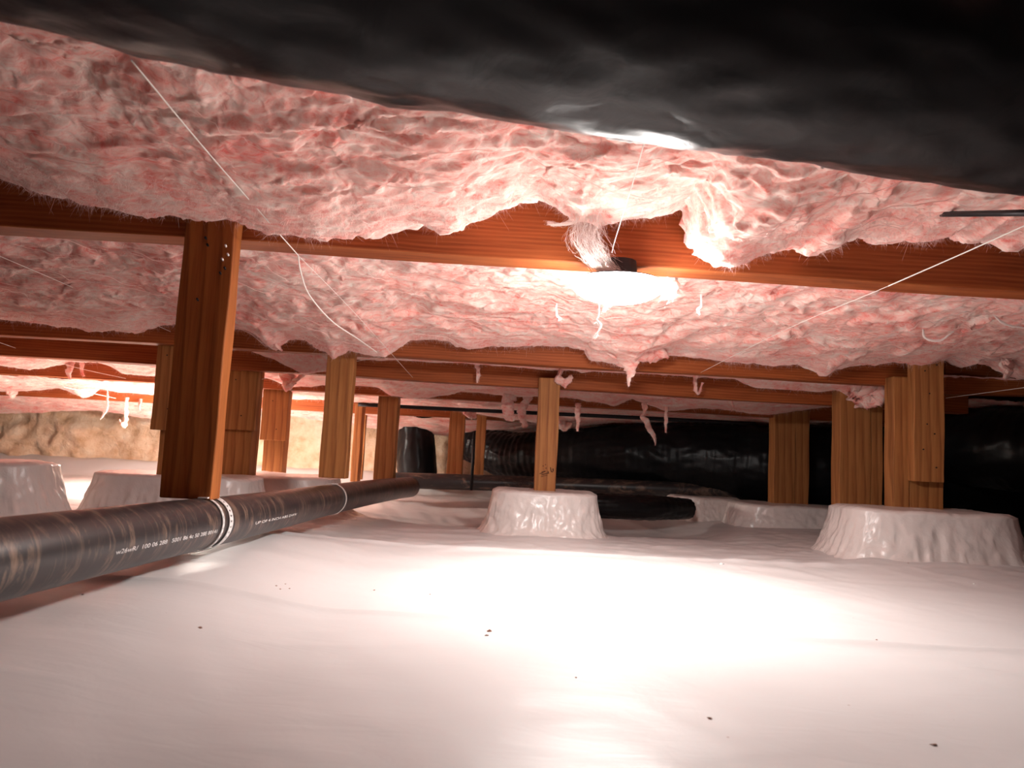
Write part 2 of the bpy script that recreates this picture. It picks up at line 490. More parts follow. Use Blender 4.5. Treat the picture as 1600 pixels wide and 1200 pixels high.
# ------------------------------------------------------------------ posts
def post_mesh(name, x, y, w_, dp, z0, z1, mat, parent=None, lean=0.0, yaw=0.0):
    """x, y = centre of the near face's lower edge; built at its own origin"""
    n = 14; V = []
    for i in range(n):
        z = (z1-z0)*i/(n-1)
        for k, (xx, yy) in enumerate(((-w_/2, 0), (w_/2, 0), (w_/2, dp), (-w_/2, dp))):
            V.append((xx+lean*z+.0012*math.sin(z*19+k*2+x*5), yy+.001*math.sin(z*15+k), z))
    Fc = [(3, 2, 1, 0), tuple((n-1)*4+k for k in range(4))]
    for i in range(n-1):
        for j in range(4):
            k = (j+1) % 4
            Fc.append((i*4+j, i*4+k, (i+1)*4+k, (i+1)*4+j))
    me = bpy.data.meshes.new(name); me.from_pydata(V, [], Fc); me.materials.append(mat); me.update()
    o = bpy.data.objects.new(name, me); C.objects.link(o)
    loc = np.array([x, y, z0], float)
    if parent is not None: o.parent = parent; loc = loc-world_loc(parent)
    o.location = loc.tolist(); o.rotation_euler = (0, 0, yaw)
    bevel(o, .003, 2)
    return o

def post(label, pxl, pxr, pyt, pyb, Y, dp=.089, mat=WOODZ, scab=None, group=None, plies=1, z1=None, sink=True):
    """pixel span of the near face at its foot"""
    A = at(pxl, pyb, Y); B = at(pxr, pyb, Y); T = at((pxl+pxr)/2, pyt, Y)
    z0 = (A[2]+B[2])/2-(.03 if sink else 0); zt = T[2] if z1 is None else z1
    cx = (A[0]+B[0])/2; w_ = B[0]-A[0]
    if plies == 1 and scab is None:
        o = post_mesh('support_post', cx, Y, w_, dp, z0, zt, mat, yaw=.0)
        tag(o, label, 'post', group); return o
    t = thing('support_post', label, 'post', (cx, Y, z0), group)
    if plies == 1: post_mesh('post_board', cx, Y, w_, dp, z0, zt, mat, t)
    else:
        f = plies
        post_mesh('post_board', A[0]+w_*f/2, Y, w_*f-.001, dp, z0, zt, mat, t)
        post_mesh('post_board', A[0]+w_*f+w_*(1-f)/2, Y+.004, w_*(1-f)-.001, dp, z0, zt, mat, t)
    if scab:
        sl, sr, st, sb, th = scab
        a = at(sl, sb, Y-th); b_ = at(sr, sb, Y-th); tt = at((sl+sr)/2, st, Y-th)
        s = post_mesh('scab_board', (a[0]+b_[0])/2, Y-th-.001, b_[0]-a[0], th, a[2], tt[2], mat, t)
        s['label'] = 'shorter board nailed on the face of the post'
        for (fx, fz) in (((.3, .24), (.72, .11), (.42, .43), (.66, .36), (.35, .83), (.74, .88), (.5, .66)) if Y < 2.9 else ((.62, .2), (.4, .7))):
            cxx = a[0]+(b_[0]-a[0])*fx; zz = a[2]+(tt[2]-a[2])*fz
            v, f_ = tube([(cxx, Y-th-.004, zz), (cxx, Y-th+.003, zz)], .0026, 8)
            mesh_obj('nail', v, f_, DARKMETAL, s)
    return t

# the large near post hangs from the first beam and stops on the drain pipe
NY = 1.655
p1 = thing('hanger_post', 'large dark reddish post hanging from the nearest beam down to the black pipe', 'post', at(293, 779, NY))
a = at(248, 776, NY); b_ = at(329, 783, NY)
z0 = .5*(a[2]+b_[2]); top = .66
post_mesh('post_board', .5*(a[0]+b_[0]), NY, b_[0]-a[0], .05, z0, top, wood_mat('dark_weathered_post', (.09, .016, .004), (.33, .085, .018), (.50, .18, .042), axis='Z'), p1)
for k, (fx, fz) in enumerate(((.86, .60), (.92, .575), (.82, .56), (.88, .535), (.8, .52), (.45, .62), (.5, .60), (.4, .44))):
    cxx = a[0]+(b_[0]-a[0])*fx; zz = z0+(top-z0)*(fz+.12)
    v, f_ = tube([(cxx, NY-.006, zz+.004), (cxx, NY+.004, zz)], [.0026, .002], 8)
    o = mesh_obj('nail', v, f_, STRAP if k < 3 else DARKMETAL, p1)

post('orange wooden post hanging from the second beam onto the black pipe', 497, 540, 538, 747, 2.82, dp=.05, sink=False)
m_post = post('slim orange middle post with black ink marks near its foot', 834, 868, 590, 769, 3.16, dp=.075)
post('thick pale post at right with a shorter board nailed on its face', 1396, 1476, 590, 787, 2.86, dp=.075,
     scab=(1428, 1476, 545, 752, .05), plies=.32)
post('wide double-board post left of the thick right post', 1311, 1380, 600, 796, 3.19, plies=.72, dp=.085)
post('dim double post with a dark joint line, right of the black duct', 1208, 1264, 640, 796, 3.95, plies=.6)
post('dark stepped post just left of the large near post', 243, 292, 515, 745, 2.93, scab=(234, 275, 505, 671, .04))
post('dark stepped double post just right of the large near post', 335, 389, 565, 733, 3.24, dp=.1, scab=(338, 398, 560, 670, .04))
post('dark post with a stepped edge, second right of the large near post', 408, 440, 600, 735, 3.93, scab=(405, 446, 600, 687, .04))
post('dim reddish post right behind the orange pipe post', 583, 614, 615, 745, 3.94)
post('narrow far post between the orange pipe post and foam wall, darker one', 547, 559, 630, 745, 4.5)
post('narrow far bright orange post in front of the foam wall', 560, 566, 640, 742, 4.85, dp=.03)
post('far reddish post right of the square black duct end', 697, 721, 640, 747, 4.7)
post('far leaning narrow post left of the slim middle post', 740, 755, 640, 747, 4.62, dp=.05)

# ink marks on the slim middle post
mk = []
for (px0, py0, px1, py1, r_) in ((846, 738, 852, 736, 1), (853, 731, 853, 732, 1.4), (856, 736, 857, 740, 1), (860, 730, 861, 737, 1), (861, 737, 864, 737, 1), (846, 742, 856, 739, .8),
                                 (848, 728, 849, 728, 1.2), (852, 726, 852.6, 726, 1.2), (843, 740, 848, 739, .8), (864, 732, 864, 736, 1.3), (845, 745, 855, 742, .5)):
    A = at(px0, py0, 3.1585); B = at(px1+.3, py1+.2, 3.1585)
    mk.append(tube([A, B], r_*.0016, 6))
v, f_ = merge(mk)
o = mesh_obj('ink_mark', v, f_, INK, m_post); o['label'] = 'small black ink marks'

# ------------------------------------------------------------------ wrapped footings
def footing(label, cx, cy, hx, hy, ztop, flare=.10, seed=0, wob=.012, sq=3.2):
    nt_, nr = 260, 46
    th = np.linspace(0, 2*math.pi, nt_, endpoint=False)
    ct, st = np.cos(th), np.sin(th)
    rad = (np.abs(ct)**sq+np.abs(st)**sq)**(-1/sq)
    # s 0..1 top disc, 1..2 side, 2..3 skirt
    s = np.concatenate([np.linspace(0.02, 1, 12), np.linspace(1.05, 2, 18), np.linspace(2.06, 3, 16)])
    S, T = np.meshgrid(s, np.arange(nt_), indexing='ij')
    R = rad[T]; c = ct[T]; s_ = st[T]
    k = np.where(S < 1, S, 1.0)
    side = np.clip(S-1, 0, 1); sk = np.clip(S-2, 0, 1)
    zb = FZ-.03
    H = ztop-FZ
    z = ztop-.012*np.clip((k-.85)/.15, 0, 1)**2 - (H-.035)*(side**1.15) - (.035)*(1-(1-sk)**2.2) - .02*sk
    ex = 1 + 0*S
    out = flare*(.25*side**2 + .75*sk**1.2)
    x = cx+c*(R*hx*k*ex+out); y = cy+s_*(R*hy*k*ex+out)
    P = np.stack([x.ravel(), y.ravel(), z.ravel()], -1)
    ang = np.stack([ct[T].ravel()*1.0, st[T].ravel()*1.0, .15*S.ravel()], -1)
    fold = ridged(ang, 5.5, 3, .6, seed*3.7)*(.15+.9*side.ravel()+.5*sk.ravel())
    amp = .42*wob*np.clip((S.ravel()-.8)*1.5, 0, 1)*(1-.3*sk.ravel())
    nrm = np.stack([c.ravel(), s_.ravel(), np.zeros(c.size)], -1)
    P = P+nrm*(fold*amp)[:, None]
    P = P+nrm*(.006*fbm(P, 9., 2, .5, seed)*np.clip(S.ravel()-.7, 0, 1))[:, None]
    P = P+nrm*(.0036*ridged(P*[1, 1, .6], 30., 3, .6, seed+6)*np.clip(S.ravel()-.7, 0, 1))[:, None]
    P[:, 2] += .006*noise(P, 6., seed)*np.clip(1.5-.5*S.ravel(), 0, 1) + .003*ridged(ang, 6.5, 2, .5, seed+2)*np.exp(-((S.ravel()-1.05)/.25)**2)
    fc = grid_faces(len(s), nt_)
    # wrap around
    I = np.arange(len(s)-1)
    wrapf = np.stack([I*nt_+nt_-1, (I+1)*nt_+nt_-1, (I+1)*nt_, I*nt_], -1)
    fc = np.vstack([fc, wrapf])
    cap_c = len(P)
    P = np.vstack([P, [[cx, cy, ztop]]])
    tri = [(int(cap_c), int((j+1) % nt_), int(j)) for j in range(nt_)]
    faces = [tuple(int(q) for q in r_) for r_ in fc]+tri
    o = mesh_obj('wrapped_footing', P, faces, WRAP)
    tag(o, label, 'footing', 'plastic wrapped pier footings')
    return o
footing('white plastic wrapped footing under the slim middle post', .165, 3.21, .225, .17, -.158, .07, 1, .010)
footing('large white wrapped footing at right under the thick pale post', 1.57, 2.80, .31, .20, -.135, .15, 2, .016)
footing('low wide wrapped footing behind the large right one', 1.50, 3.92, .30, .2, -.20, .06, 3, .008)
footing('dim low wrapped footing between middle footing and dim double post', 1.16, 4.35, .2, .2, -.20, .10, 4, .014)
footing('white wrapped footing at the left border above the black pipe', -1.93, 2.62, .30, .2, -.125, .18, 5, .016, 2.6)
footing('wrinkled shaded footing wrap left of the large near post', -1.33, 3.02, .31, .2, -.160, .10, 6, .018)
footing('wrinkled footing wrap right of the large near post', -1.20, 3.55, .38, .26, -.165, .12, 7, .016)

# ------------------------------------------------------------------ drain pipe
PD = np.array([.009, 1, -.0152]); PD = PD/PD[1]
PC = np.array([-.685, 1.7, -.197])
PR = .057
path = np.array([PC+PD*(y-1.7) for y in np.linspace(-.6, 4.25, 60)])
path[:, 2] += .004*np.sin(path[:, 1]*2.0)
path[:, 0] += .05*np.clip(path[:, 1]-2.6, 0, 9)**1.5
pipe = thing('drain_pipe', 'long black plastic drain pipe running away from lower left', 'pipe', path[0])
v, f_ = tube(path, PR, 40)
mesh_obj('pipe_body', v, f_, PIPE, pipe)
def pipe_axis(y):
    i = np.interp(y, path[:, 1], np.arange(len(path))); i0 = int(min(i, len(path)-2)); t = i-i0
    return path[i0]*(1-t)+path[i0+1]*t
def pipe_text(txt, y0, y1, ang, h, name):
    cu = bpy.data.curves.new('t', 'FONT'); cu.body = txt; cu.size = 1.0
    ob = bpy.data.objects.new('t', cu); C.objects.link(ob)
    bpy.context.view_layer.update()
    me = bpy.data.meshes.new_from_object(ob)
    V = np.array([v_.co[:] for v_ in me.vertices]); Fc = [tuple(p.vertices) for p in me.polygons]
    bpy.data.objects.remove(ob); bpy.data.curves.remove(cu)
    V[:, 0] -= V[:, 0].min(); L = V[:, 0].max()
    out = []
    for q in V:
        y = y0+(y1-y0)*q[0]/L
        c = pipe_axis(y); a_ = ang+(q[1]*h)/PR
        out.append(c+(PR+.0006)*np.array([math.cos(a_), 0, math.sin(a_)]))
    mesh_obj(name, out, Fc, WHITEPRINT, pipe)
# angle measured from +X (towards the lamp side) upwards
pipe_text('w26wR/  100 06 288   5001 86 4c 50 28E 80141', 1.22, 1.63, math.radians(-14), .011, 'printed_text')
pipe_text('UP OF 4 INCH ABS DWV', 1.87, 2.22, math.radians(-14), .010, 'printed_text')
def pipe_strap(y, slots, label, wd=.021):
    t = thing('pipe_strap', label, 'pipe strap', pipe_axis(y), 'perforated metal straps around the drain pipe')
    na = 90; V = []; Fc = []
    k = 0; c = pipe_axis(y)
    yy = np.array([-.5, -.18, .18, .5])*wd
    for i in range(na):
        a_ = 2*math.pi*i/na
        for j in range(4):
            tilt = .010*math.sin(a_)
            for rr in (PR+.0015, PR+.003):
                V.append(c+np.array([rr*math.cos(a_), yy[j]+tilt, rr*math.sin(a_)]))
    idx = lambda i, j, q: ((i % na)*4+j)*2+q
    for i in range(na):
        for j in range(3):
            if slots and j == 1 and i % 3 == 1: continue
            Fc.append((idx(i, j, 1), idx(i+1, j, 1), idx(i+1, j+1, 1), idx(i, j+1, 1)))
            Fc.append((idx(i, j, 0), idx(i, j+1, 0), idx(i+1, j+1, 0), idx(i+1, j, 0)))
        Fc.append((idx(i, 0, 0), idx(i+1, 0, 0), idx(i+1, 0, 1), idx(i, 0, 1)))
        Fc.append((idx(i, 3, 0), idx(i, 3, 1), idx(i+1, 3, 1), idx(i+1, 3, 0)))
    mesh_obj('strap_band', V, Fc, STRAP, t, smooth=False)
    # the tail that runs up beside the post
    v_, f2 = box8([c+np.array(q) for q in ((.0, -.009, PR), (.022, -.009, PR+.001), (.022, .009, PR+.001), (.0, .009, PR), (.0, -.009, PR+.003), (.022, -.009, PR+.004), (.022, .009, PR+.004), (.0, .009, PR+.003))])
    mesh_obj('strap_tail', v_, f2, STRAP, t, smooth=False)
    return t
pipe_strap(1.70, True, 'perforated silver strap around the black pipe below the large near post')
pipe_strap(1.655, True, 'thinner worn strap around the pipe, just left of the bright one', .010)
pipe_strap(2.83, False, 'dull strap around the black pipe below the orange post', .016)

def pipe_obj(name, label, pts, r_, mat, n=30, sides=24, cat='pipe', group=None):
    v, f_ = tube(smooth_path(pts, n), r_, sides)
    o = mesh_obj(name, v, f_, mat); tag(o, label, cat, group); return o
pipe_obj('cross_pipe', 'black horizontal pipe running right behind the middle footing', [at(600, 750, 4.5), at(840, 757, 4.5), at(1200, 772, 4.4), at(1700, 806, 4.3)], .048, PIPE)
for (px, py, lab) in ((737, 752, 'hanger strap on the cross pipe left of the middle post'), (1046, 768, 'hanger strap on the cross pipe right of the middle post')):
    c = at(px, py, 4.45)
    v, f_ = tube([c+[0, 0, -.055], c+[0, 0, .30]], .009, 6)
    o = mesh_obj('hanger_strap', v, f_, DARKMETAL); tag(o, lab, 'strap')
pipe_obj('water_line', 'thin dark pipe crossing in front of the foam wall at far left', [at(-200, 634, 4.95), at(0, 630.5, 4.95), at(240, 627.5, 4.95), at(420, 626, 4.95)], .0085, DARKMETAL, sides=10)
pipe_obj('water_line', 'thin black pipe crossing under the dim beams left of the middle post', [at(560, 632, 4.1), at(740, 641, 4.1), at(960, 651, 4.1), at(1180, 662, 4.1)], .011, DARKMETAL, sides=10)
pipe_obj('conduit', 'short dark rod poking out of the pink insulation at upper right', [at(1452, 335, 1.60), at(1640, 332, 1.2)], .0062, DARKMETAL, n=4, sides=10)

# ------------------------------------------------------------------ ducts
def duct_mesh(pts, rad, n=220, sides=110, amp=.010, seed=0, rib=.0):
    path = smooth_path(pts, n)
    R = np.interp(np.linspace(0, 1, n), np.linspace(0, 1, len(rad)), rad) if hasattr(rad, '__len__') else np.full(n, rad)
    T, N, B = frames(path)
    a_ = np.linspace(0, 2*math.pi, sides, endpoint=False)
    D = np.cos(a_)[None, :, None]*N[:, None]+np.sin(a_)[None, :, None]*B[:, None]
    Vv = path[:, None]+R[:, None, None]*D
    P = Vv.reshape(-1, 3)
    L = np.concatenate([[0], np.cumsum(np.linalg.norm(np.diff(path, axis=0), axis=1))])
    cyl = np.stack([np.repeat(L, sides)*3.0, np.tile(np.cos(a_), n)*1.2, np.tile(np.sin(a_), n)*1.2], -1)
    disp = amp*ridged(cyl, 1.7, 3, .5, seed)+amp*.5*fbm(cyl, 4.5, 3, .5, seed+3)
    disp += rib*np.repeat(np.sin(L*2*math.pi/.045), sides)
    P = P+D.reshape(-1, 3)*disp[:, None]
    fc = grid_faces(n, sides)
    I = np.arange(n-1)
    fc = np.vstack([fc, np.stack([I*sides+sides-1, (I+1)*sides+sides-1, (I+1)*sides, I*sides], -1)])
    return P, fc
nd_pts = [(-1.06, .30, .98), (-.93, .50, .76), (-.70, .68, .672), (-.34, .82, .655), (.15, .94, .659), (.8, 1.10, .674), (1.6, 1.30, .682), (2.6, 1.58, .69)]
P, fc = duct_mesh(nd_pts, [.20, .20, .20, .205, .21, .21, .21, .21], amp=.0058, seed=2)
o = mesh_obj('flex_duct', P, fc, DUCT); tag(o, 'big black flexible duct across the top, close to the camera', 'duct')
P, fc = duct_mesh([at(735, 690, 5.25), at(800, 712, 5.0), at(900, 712, 4.75), at(1080, 715, 4.55), at(1300, 735, 4.35), at(1700, 745, 4.2)], [.13, .15, .17, .21, .24, .26], amp=.006, seed=5, rib=.002)
o = mesh_obj('flex_duct', P, fc, DUCT); tag(o, 'long dark duct deep in the background behind the middle post', 'duct')
P, fc = duct_mesh([at(650, 650, 5.2), at(650, 700, 5.2), at(652, 745, 5.2)], [.11, .135, .135], n=60, sides=60, amp=.004, seed=8)
o = mesh_obj('duct_boot', P, fc, DUCT); tag(o, 'square-looking black duct drop left of the far reddish post', 'duct')
P, fc = duct_mesh([at(890, 788, 3.7), at(1000, 793, 3.75), at(1075, 795, 3.95)], [.055, .06, .05], n=60, sides=60, amp=.004, seed=9, rib=.0006)
o = mesh_obj('flex_duct', P, fc, DUCT); tag(o, 'short dark wrapped duct lying behind the middle footing', 'duct')
P, fc = duct_mesh([at(1380, 690, 5.0), at(1560, 700, 3.7), at(1800, 715, 3.2)], [.2, .2, .2], n=90, sides=70, amp=.006, seed=12, rib=.002)
o = mesh_obj('flex_duct', P, fc, DUCT); tag(o, 'nearly black duct in the dark at the right border', 'duct')
for (l, t, r_, b_, lab) in ((1045, 735, 1063, 760, 'small brown wood block under the dark duct, narrow one'), (1093, 729, 1142, 760, 'wider brown wood block under the dark duct')):
    A = at(l, b_, 5.0); B = at(r_, t, 5.0)
    o = slab('wood_block', (A[0], 4.95, A[2]), (B[0], 5.0, B[2]), WOODZ, None); tag(o, lab, 'wood block')

# ------------------------------------------------------------------ lamps
def lamp(label, c, r_, glow, ztop, sc=1.0):
    t = thing('ceiling_lamp', label, 'lamp', c)
    def lathe(prof, n=56):
        V = []; Fc = []
        for (rr, zz) in prof:
            for i in range(n):
                a_ = 2*math.pi*i/n; V.append((c[0]+rr*math.cos(a_), c[1]+rr*math.sin(a_), c[2]+zz))
        for k in range(len(prof)-1):
            for i in range(n):
                j = (i+1) % n; Fc.append((k*n+i, k*n+j, (k+1)*n+j, (k+1)*n+i))
        Fc.append(tuple(range(n))[::-1]); Fc.append(tuple((len(prof)-1)*n+i for i in range(n)))
        return V, Fc
    dome = [(r_*.04, -.38*r_)]+[(r_*math.sin(a_)*.98, -.38*r_*math.cos(a_)**1.0) for a_ in np.linspace(.12, math.pi/2, 16)]+[(r_*.985, .003), (r_*.97, .006)]
    v, f_ = lathe(dome); mesh_obj('diffuser', v, f_, glow, t)
    v, f_ = lathe([(r_*.955, .0065), (r_*.94, .010), (r_*.42, .016), (r_*.38, ztop-c[2])]); mesh_obj('base_plate', v, f_, DARKMETAL, t)
    return t
LC = at(965, 446, 1.735)
lamp('glowing round dome lamp under the nearest beam', LC, .112, GLOW, .472)
LC2 = at(300, 640, 4.30)
lamp('second round lamp far back, hidden behind the large near post', LC2, .09, GLOW2, LC2[2]+.06)

# ------------------------------------------------------------------ insulation
def fibers(P, N, n, lmin, lmax, wdt, down=.5, spread=1.0, idx=None, curl=.5):
    """thin curved loose fibers growing from sampled points"""
    if idx is None: idx = RNG.integers(0, len(P), n)
    n = len(idx); k = 5
    base = P[idx]; d = N[idx]+spread*RNG.normal(size=(n, 3))+np.array([0, 0, -down])
    d /= np.linalg.norm(d, axis=1)[:, None]
    L = RNG.uniform(lmin, lmax, n)*RNG.uniform(.4, 1, n)
    bend = RNG.normal(size=(n, 3))*curl
    side = np.cross(d, RNG.normal(size=(n, 3))); side /= np.linalg.norm(side, axis=1)[:, None]
    V = np.zeros((n, k, 2, 3))
    for i in range(k):
        t = i/(k-1)
        c = base-d*.003+d*(L*t)[:, None]+bend*(L*t*t)[:, None]
        wv = wdt*(1-.8*t)
        V[:, i, 0] = c-side*wv*.5; V[:, i, 1] = c+side*wv*.5
    F_ = []
    o = np.arange(n)*k*2
    for i in range(k-1):
        F_.append(np.stack([o+2*i, o+2*i+1, o+2*i+3, o+2*i+2], -1))
    return V.reshape(-1, 3), np.vstack(F_)

def grid_normals(G):
    du = np.gradient(G, axis=0); dv = np.gradient(G, axis=1)
    n = np.cross(du, dv); n /= np.linalg.norm(n, axis=2)[..., None]+1e-9
    return n

def batt(label, edge_px, Ye, y_near, z_near, y_back, nx, ny, seed, amp=1.0, sag=.0, x_ext=(.6, .6), nfib=6000, near_px=None, curl_up=.10, thick_fib=.0006, group='pink insulation batts'):
    """edge_px: pixels of the lower outline in front of the beam; surface runs from (y_near, z_near) to that edge, then rolls up behind it"""
    E = np.array([atb(px, py, Ye) for px, py in edge_px])
    xs_ = np.linspace(E[0, 0]-x_ext[0], E[-1, 0]+x_ext[1], nx)
    ze = np.interp(xs_, E[:, 0], E[:, 2])
    zsm = np.convolve(np.pad(ze, 20, mode='edge'), np.ones(41)/41, 'valid')
    v1 = np.linspace(0, 1, int(ny*.74)); v2 = np.linspace(0, 1, ny-len(v1)+1)[1:]
    rows = []
    for i, v in enumerate(v1):
        f = v
        y = y_near+(Ye-y_near)*v
        if callable(z_near): zn = z_near(xs_)
        else: zn = z_near
        zedge = zsm+(ze-zsm)*sstep(.72, 1.0, v)
        z = zn+(zedge-zn)*(f**1.25) - sag*math.sin(math.pi*v)
        rows.append(np.stack([xs_, np.full(nx, y)+BY*xs_, z], -1))
    for v in v2:
        a_ = v*math.pi/2
        y = Ye+(y_back-Ye)*math.sin(a_)
        z = ze+curl_up*(1-math.cos(a_))
        rows.append(np.stack([xs_, np.full(nx, y)+BY*xs_, z], -1))
    G = np.stack(rows, 1)      # nx, ny, 3
    P = G.reshape(-1, 3)
    vv = np.tile(np.concatenate([v1, 1+v2]), nx)
    keep = 1-.72*np.exp(-((vv-1.0)/.14)**2)       # leave the traced outline mostly in place
    # swirling, layered displacement
    Q = P*np.array([1, 1.5, 1.5])
    wx = fbm(Q, 3.0, 3, .5, seed); wy = fbm(Q, 3.0, 3, .5, seed+40)
    Wp = Q+np.stack([wx, wy, wx-wy], -1)*.22
    big = ridged(Wp, 3.6, 2, .5, seed+1)
    med = ridged(Wp, 9.5, 3, .55, seed+2)
    small = ridged(Wp*[.7, 2.0, 1.4], 24., 3, .5, seed+3)
    lay = np.abs(noise(Wp*[.6, 2.2, 2.2], 6., seed+5))
    # terraces: torn layered sheets
    ter = big*.6+med*.35
    st_ = ter*3.0; fl = np.floor(st_); fr = st_-fl
    terr = (fl+sstep(.35, .75, fr))/3.0
    n0 = grid_normals(G).reshape(-1, 3)
    sgn = np.sign(n0[:, 2]); n0 = -n0*sgn[:, None]      # downwards
    soft = big*.55+.45*terr
    b1_ = np.abs(noise(Wp, 5.5, seed+11))*2; b2_ = np.abs(noise(Wp*[1, 1.5, 1.5], 13., seed+12))*2
    disp = amp*(.020*fbm(Wp, 3.0, 2, .5, seed+13)*keep+.004*soft*keep+.011*(terr-.3)*keep+.012*(b1_-.75)*keep+.0055*(b2_-.5)*keep+.0013*(small-.3)-.004*keep)
    P = P+n0*disp[:, None]
    sh = fbm(Wp, 8., 3, .55, seed+7); sh2 = fbm(Wp, 8., 3, .55, seed+8)
    P[:, 1] += amp*.014*sh*keep; P[:, 0] += amp*.012*sh2
    P[:, 2] += amp*.0035*noise(P, 26., seed)*np.exp(-((vv-1.0)/.2)**2)
    G = P.reshape(nx, ny, 3)
    t = thing('insulation_batt', label, 'insulation', (float(np.mean(E[:, 0])), y_near, float(ze.mean())), group)
    mesh_obj('batt_body', P, grid_faces(nx, ny)[:, ::-1], PINK, t)
    N = grid_normals(G).reshape(-1, 3); N = -N*np.sign(N[:, 2])[:, None]
    # short fuzz all over, denser on the lower outline
    V1, F1 = fibers(P, N, nfib, .008, .035, thick_fib, down=.1, spread=.9)
    edge_idx = np.where(np.abs(vv-1.0) < .10)[0]
    V2, F2 = fibers(P, N, nfib, .004, .026, thick_fib*.9, down=.9, spread=.8, idx=RNG.choice(edge_idx, nfib*3))
    o = mesh_obj('loose_fibers', np.vstack([V1, V2]), np.vstack([F1, F2+len(V1)]), PINKFIB, t)
    o['kind'] = 'stuff'
    return t, G, xs_, ze

def shred(parent, pts, rad, seed=0, mat=None, amp=.35, name='hanging_tuft', fib=120):
    n = 70; sides = 26
    pts = [np.array(pts[0])+[0, .01, .035]]+list(pts); rad = [rad[0]*1.15]+list(rad)
    path = smooth_path(pts, n); R = np.interp(np.linspace(0, 1, n), np.linspace(0, 1, len(rad)), rad)
    path = path+np.stack([fbm(path, 30., 2, .5, seed), fbm(path, 30., 2, .5, seed+5), 0*path[:, 0]], -1)*R[:, None]*.5
    T, N, B = frames(path); a_ = np.linspace(0, 2*math.pi, sides, endpoint=False)
    D = (np.cos(a_)[None, :, None]*N[:, None]*1.0+np.sin(a_)[None, :, None]*B[:, None]*.35).reshape(-1, 3)
    P = np.repeat(path, sides, 0)
    k = .62+amp*ridged((P+D*np.repeat(R, sides)[:, None])*[1, 1, .35], 75., 4, .62, seed)+.5*noise(P+D*.01, 38., seed)
    k = np.maximum(k, .12)
    P = P+D*(np.repeat(R, sides)*k)[:, None]
    fc = grid_faces(n, sides); I = np.arange(n-1)
    fc = np.vstack([fc, np.stack([I*sides+sides-1, (I+1)*sides+sides-1, (I+1)*sides, I*sides], -1)])
    nn = len(P)
    V1, F1 = fibers(P, D/np.linalg.norm(D, axis=1)[:, None], fib*3, .006, .024, .0005, down=.6, spread=.8)
    return mesh_obj(name, np.vstack([P, V1]), np.vstack([fc[:, ::-1], F1+nn]), mat or PINK, parent)

E0 = [(-60, 250), (0, 272), (60, 297), (100, 306), (130, 318), (200, 330), (280, 328), (340, 331), (375, 340), (420, 357), (500, 371), (560, 360), (600, 357), (640, 348), (700, 351), (760, 331),
      (800, 318), (835, 309), (870, 327), (905, 345), (945, 337), (960, 342), (1000, 338), (1040, 331), (1072, 316), (1080, 345), (1090, 395), (1120, 413), (1150, 411), (1180, 398), (1215, 386), (1240, 376),
      (1262, 378), (1275, 392), (1300, 390), (1325, 372), (1345, 364), (1390, 372), (1430, 377), (1470, 372), (1500, 361), (1525, 377), (1560, 372), (1600, 378), (1660, 380)]
t0, G0, _, _ = batt('nearest pink insulation batt, from the black duct to the nearest beam', E0, 1.625, .25, lambda x: .70+.0*x, 1.742, 900, 300, 1, 1.0, sag=.0, nfib=9000)
E1 = [(-120, 490), (0, 497), (60, 505), (130, 510), (200, 517), (240, 508), (270, 505), (330, 512), (375, 512), (400, 522), (425, 545), (450, 528), (475, 530), (500, 546), (520, 556), (545, 545), (570, 552), (600, 557), (620, 541), (640, 530),
      (700, 531), (730, 541), (770, 538), (800, 541), (850, 537), (890, 538), (915, 545), (922, 560), (960, 568), (985, 577), (1002, 560), (1030, 551), (1075, 552), (1100, 557), (1130, 565), (1200, 568), (1260, 569), (1295, 581), (1310, 572), (1340, 567),
      (1400, 565), (1440, 572), (1460, 562), (1480, 556), (1500, 566), (1512, 573), (1525, 560), (1550, 566), (1570, 578), (1600, 590), (1680, 575)]
t1, G1, _, _ = batt('pink insulation batt sagging between the nearest and the second beam', E1, 2.74, 1.83, lambda x: .515+.0*x, 2.84, 900, 200, 21, .85, nfib=8000)
E2 = [(-100, 510), (0, 516), (330, 538), (385, 545), (430, 562), (470, 583), (520, 578), (545, 560), (700, 566), (850, 576), (1000, 584), (1150, 592), (1180, 606), (1280, 612), (1310, 609), (1325, 620), (1345, 637), (1370, 634), (1390, 615), (1480, 606), (1600, 600)]
t2, _, _, _ = batt('pink insulation seen between the second and third beam', E2, 3.12, 2.95, .42, 3.19, 500, 60, 41, .45, nfib=2000, curl_up=.06)
E3 = [(-100, 560), (0, 571), (40, 577), (80, 573), (110, 566), (170, 566), (190, 583), (215, 586), (240, 588), (420, 590), (450, 605), (500, 600), (590, 605), (610, 618), (670, 622), (720, 612), (800, 618), (880, 620), (960, 632), (990, 622), (1040, 640), (1090, 637), (1130, 640), (1200, 648), (1260, 640), (1320, 632), (1600, 640)]
t3, _, _, _ = batt('dim pink insulation seen between the third and fourth beam', E3, 3.80, 3.30, .36, 3.89, 600, 80, 61, .5, nfib=3000, curl_up=.06)
E4 = [(-100, 600), (0, 611), (60, 610), (90, 606), (110, 612), (130, 622), (150, 605), (180, 612), (240, 616), (400, 620), (450, 622), (600, 630), (640, 637), (700, 640), (800, 655), (880, 668), (960, 660), (1100, 664), (1200, 665), (1500, 670)]
t4, _, _, _ = batt('brightly lit far pink insulation below the fourth beam at left', E4, 4.62, 4.0, .27, 4.74, 600, 90, 81, .5, nfib=3000, curl_up=.06)
E5 = [(-100, 640), (0, 645), (150, 640), (240, 655), (400, 640), (490, 655), (560, 665), (640, 678), (700, 680), (800, 690), (1000, 690), (1400, 700)]
t5, _, _, _ = batt('farthest pink insulation above the foam wall', E5, 5.22, 4.85, .20, 5.40, 400, 60, 91, .5, nfib=1500, curl_up=.05)

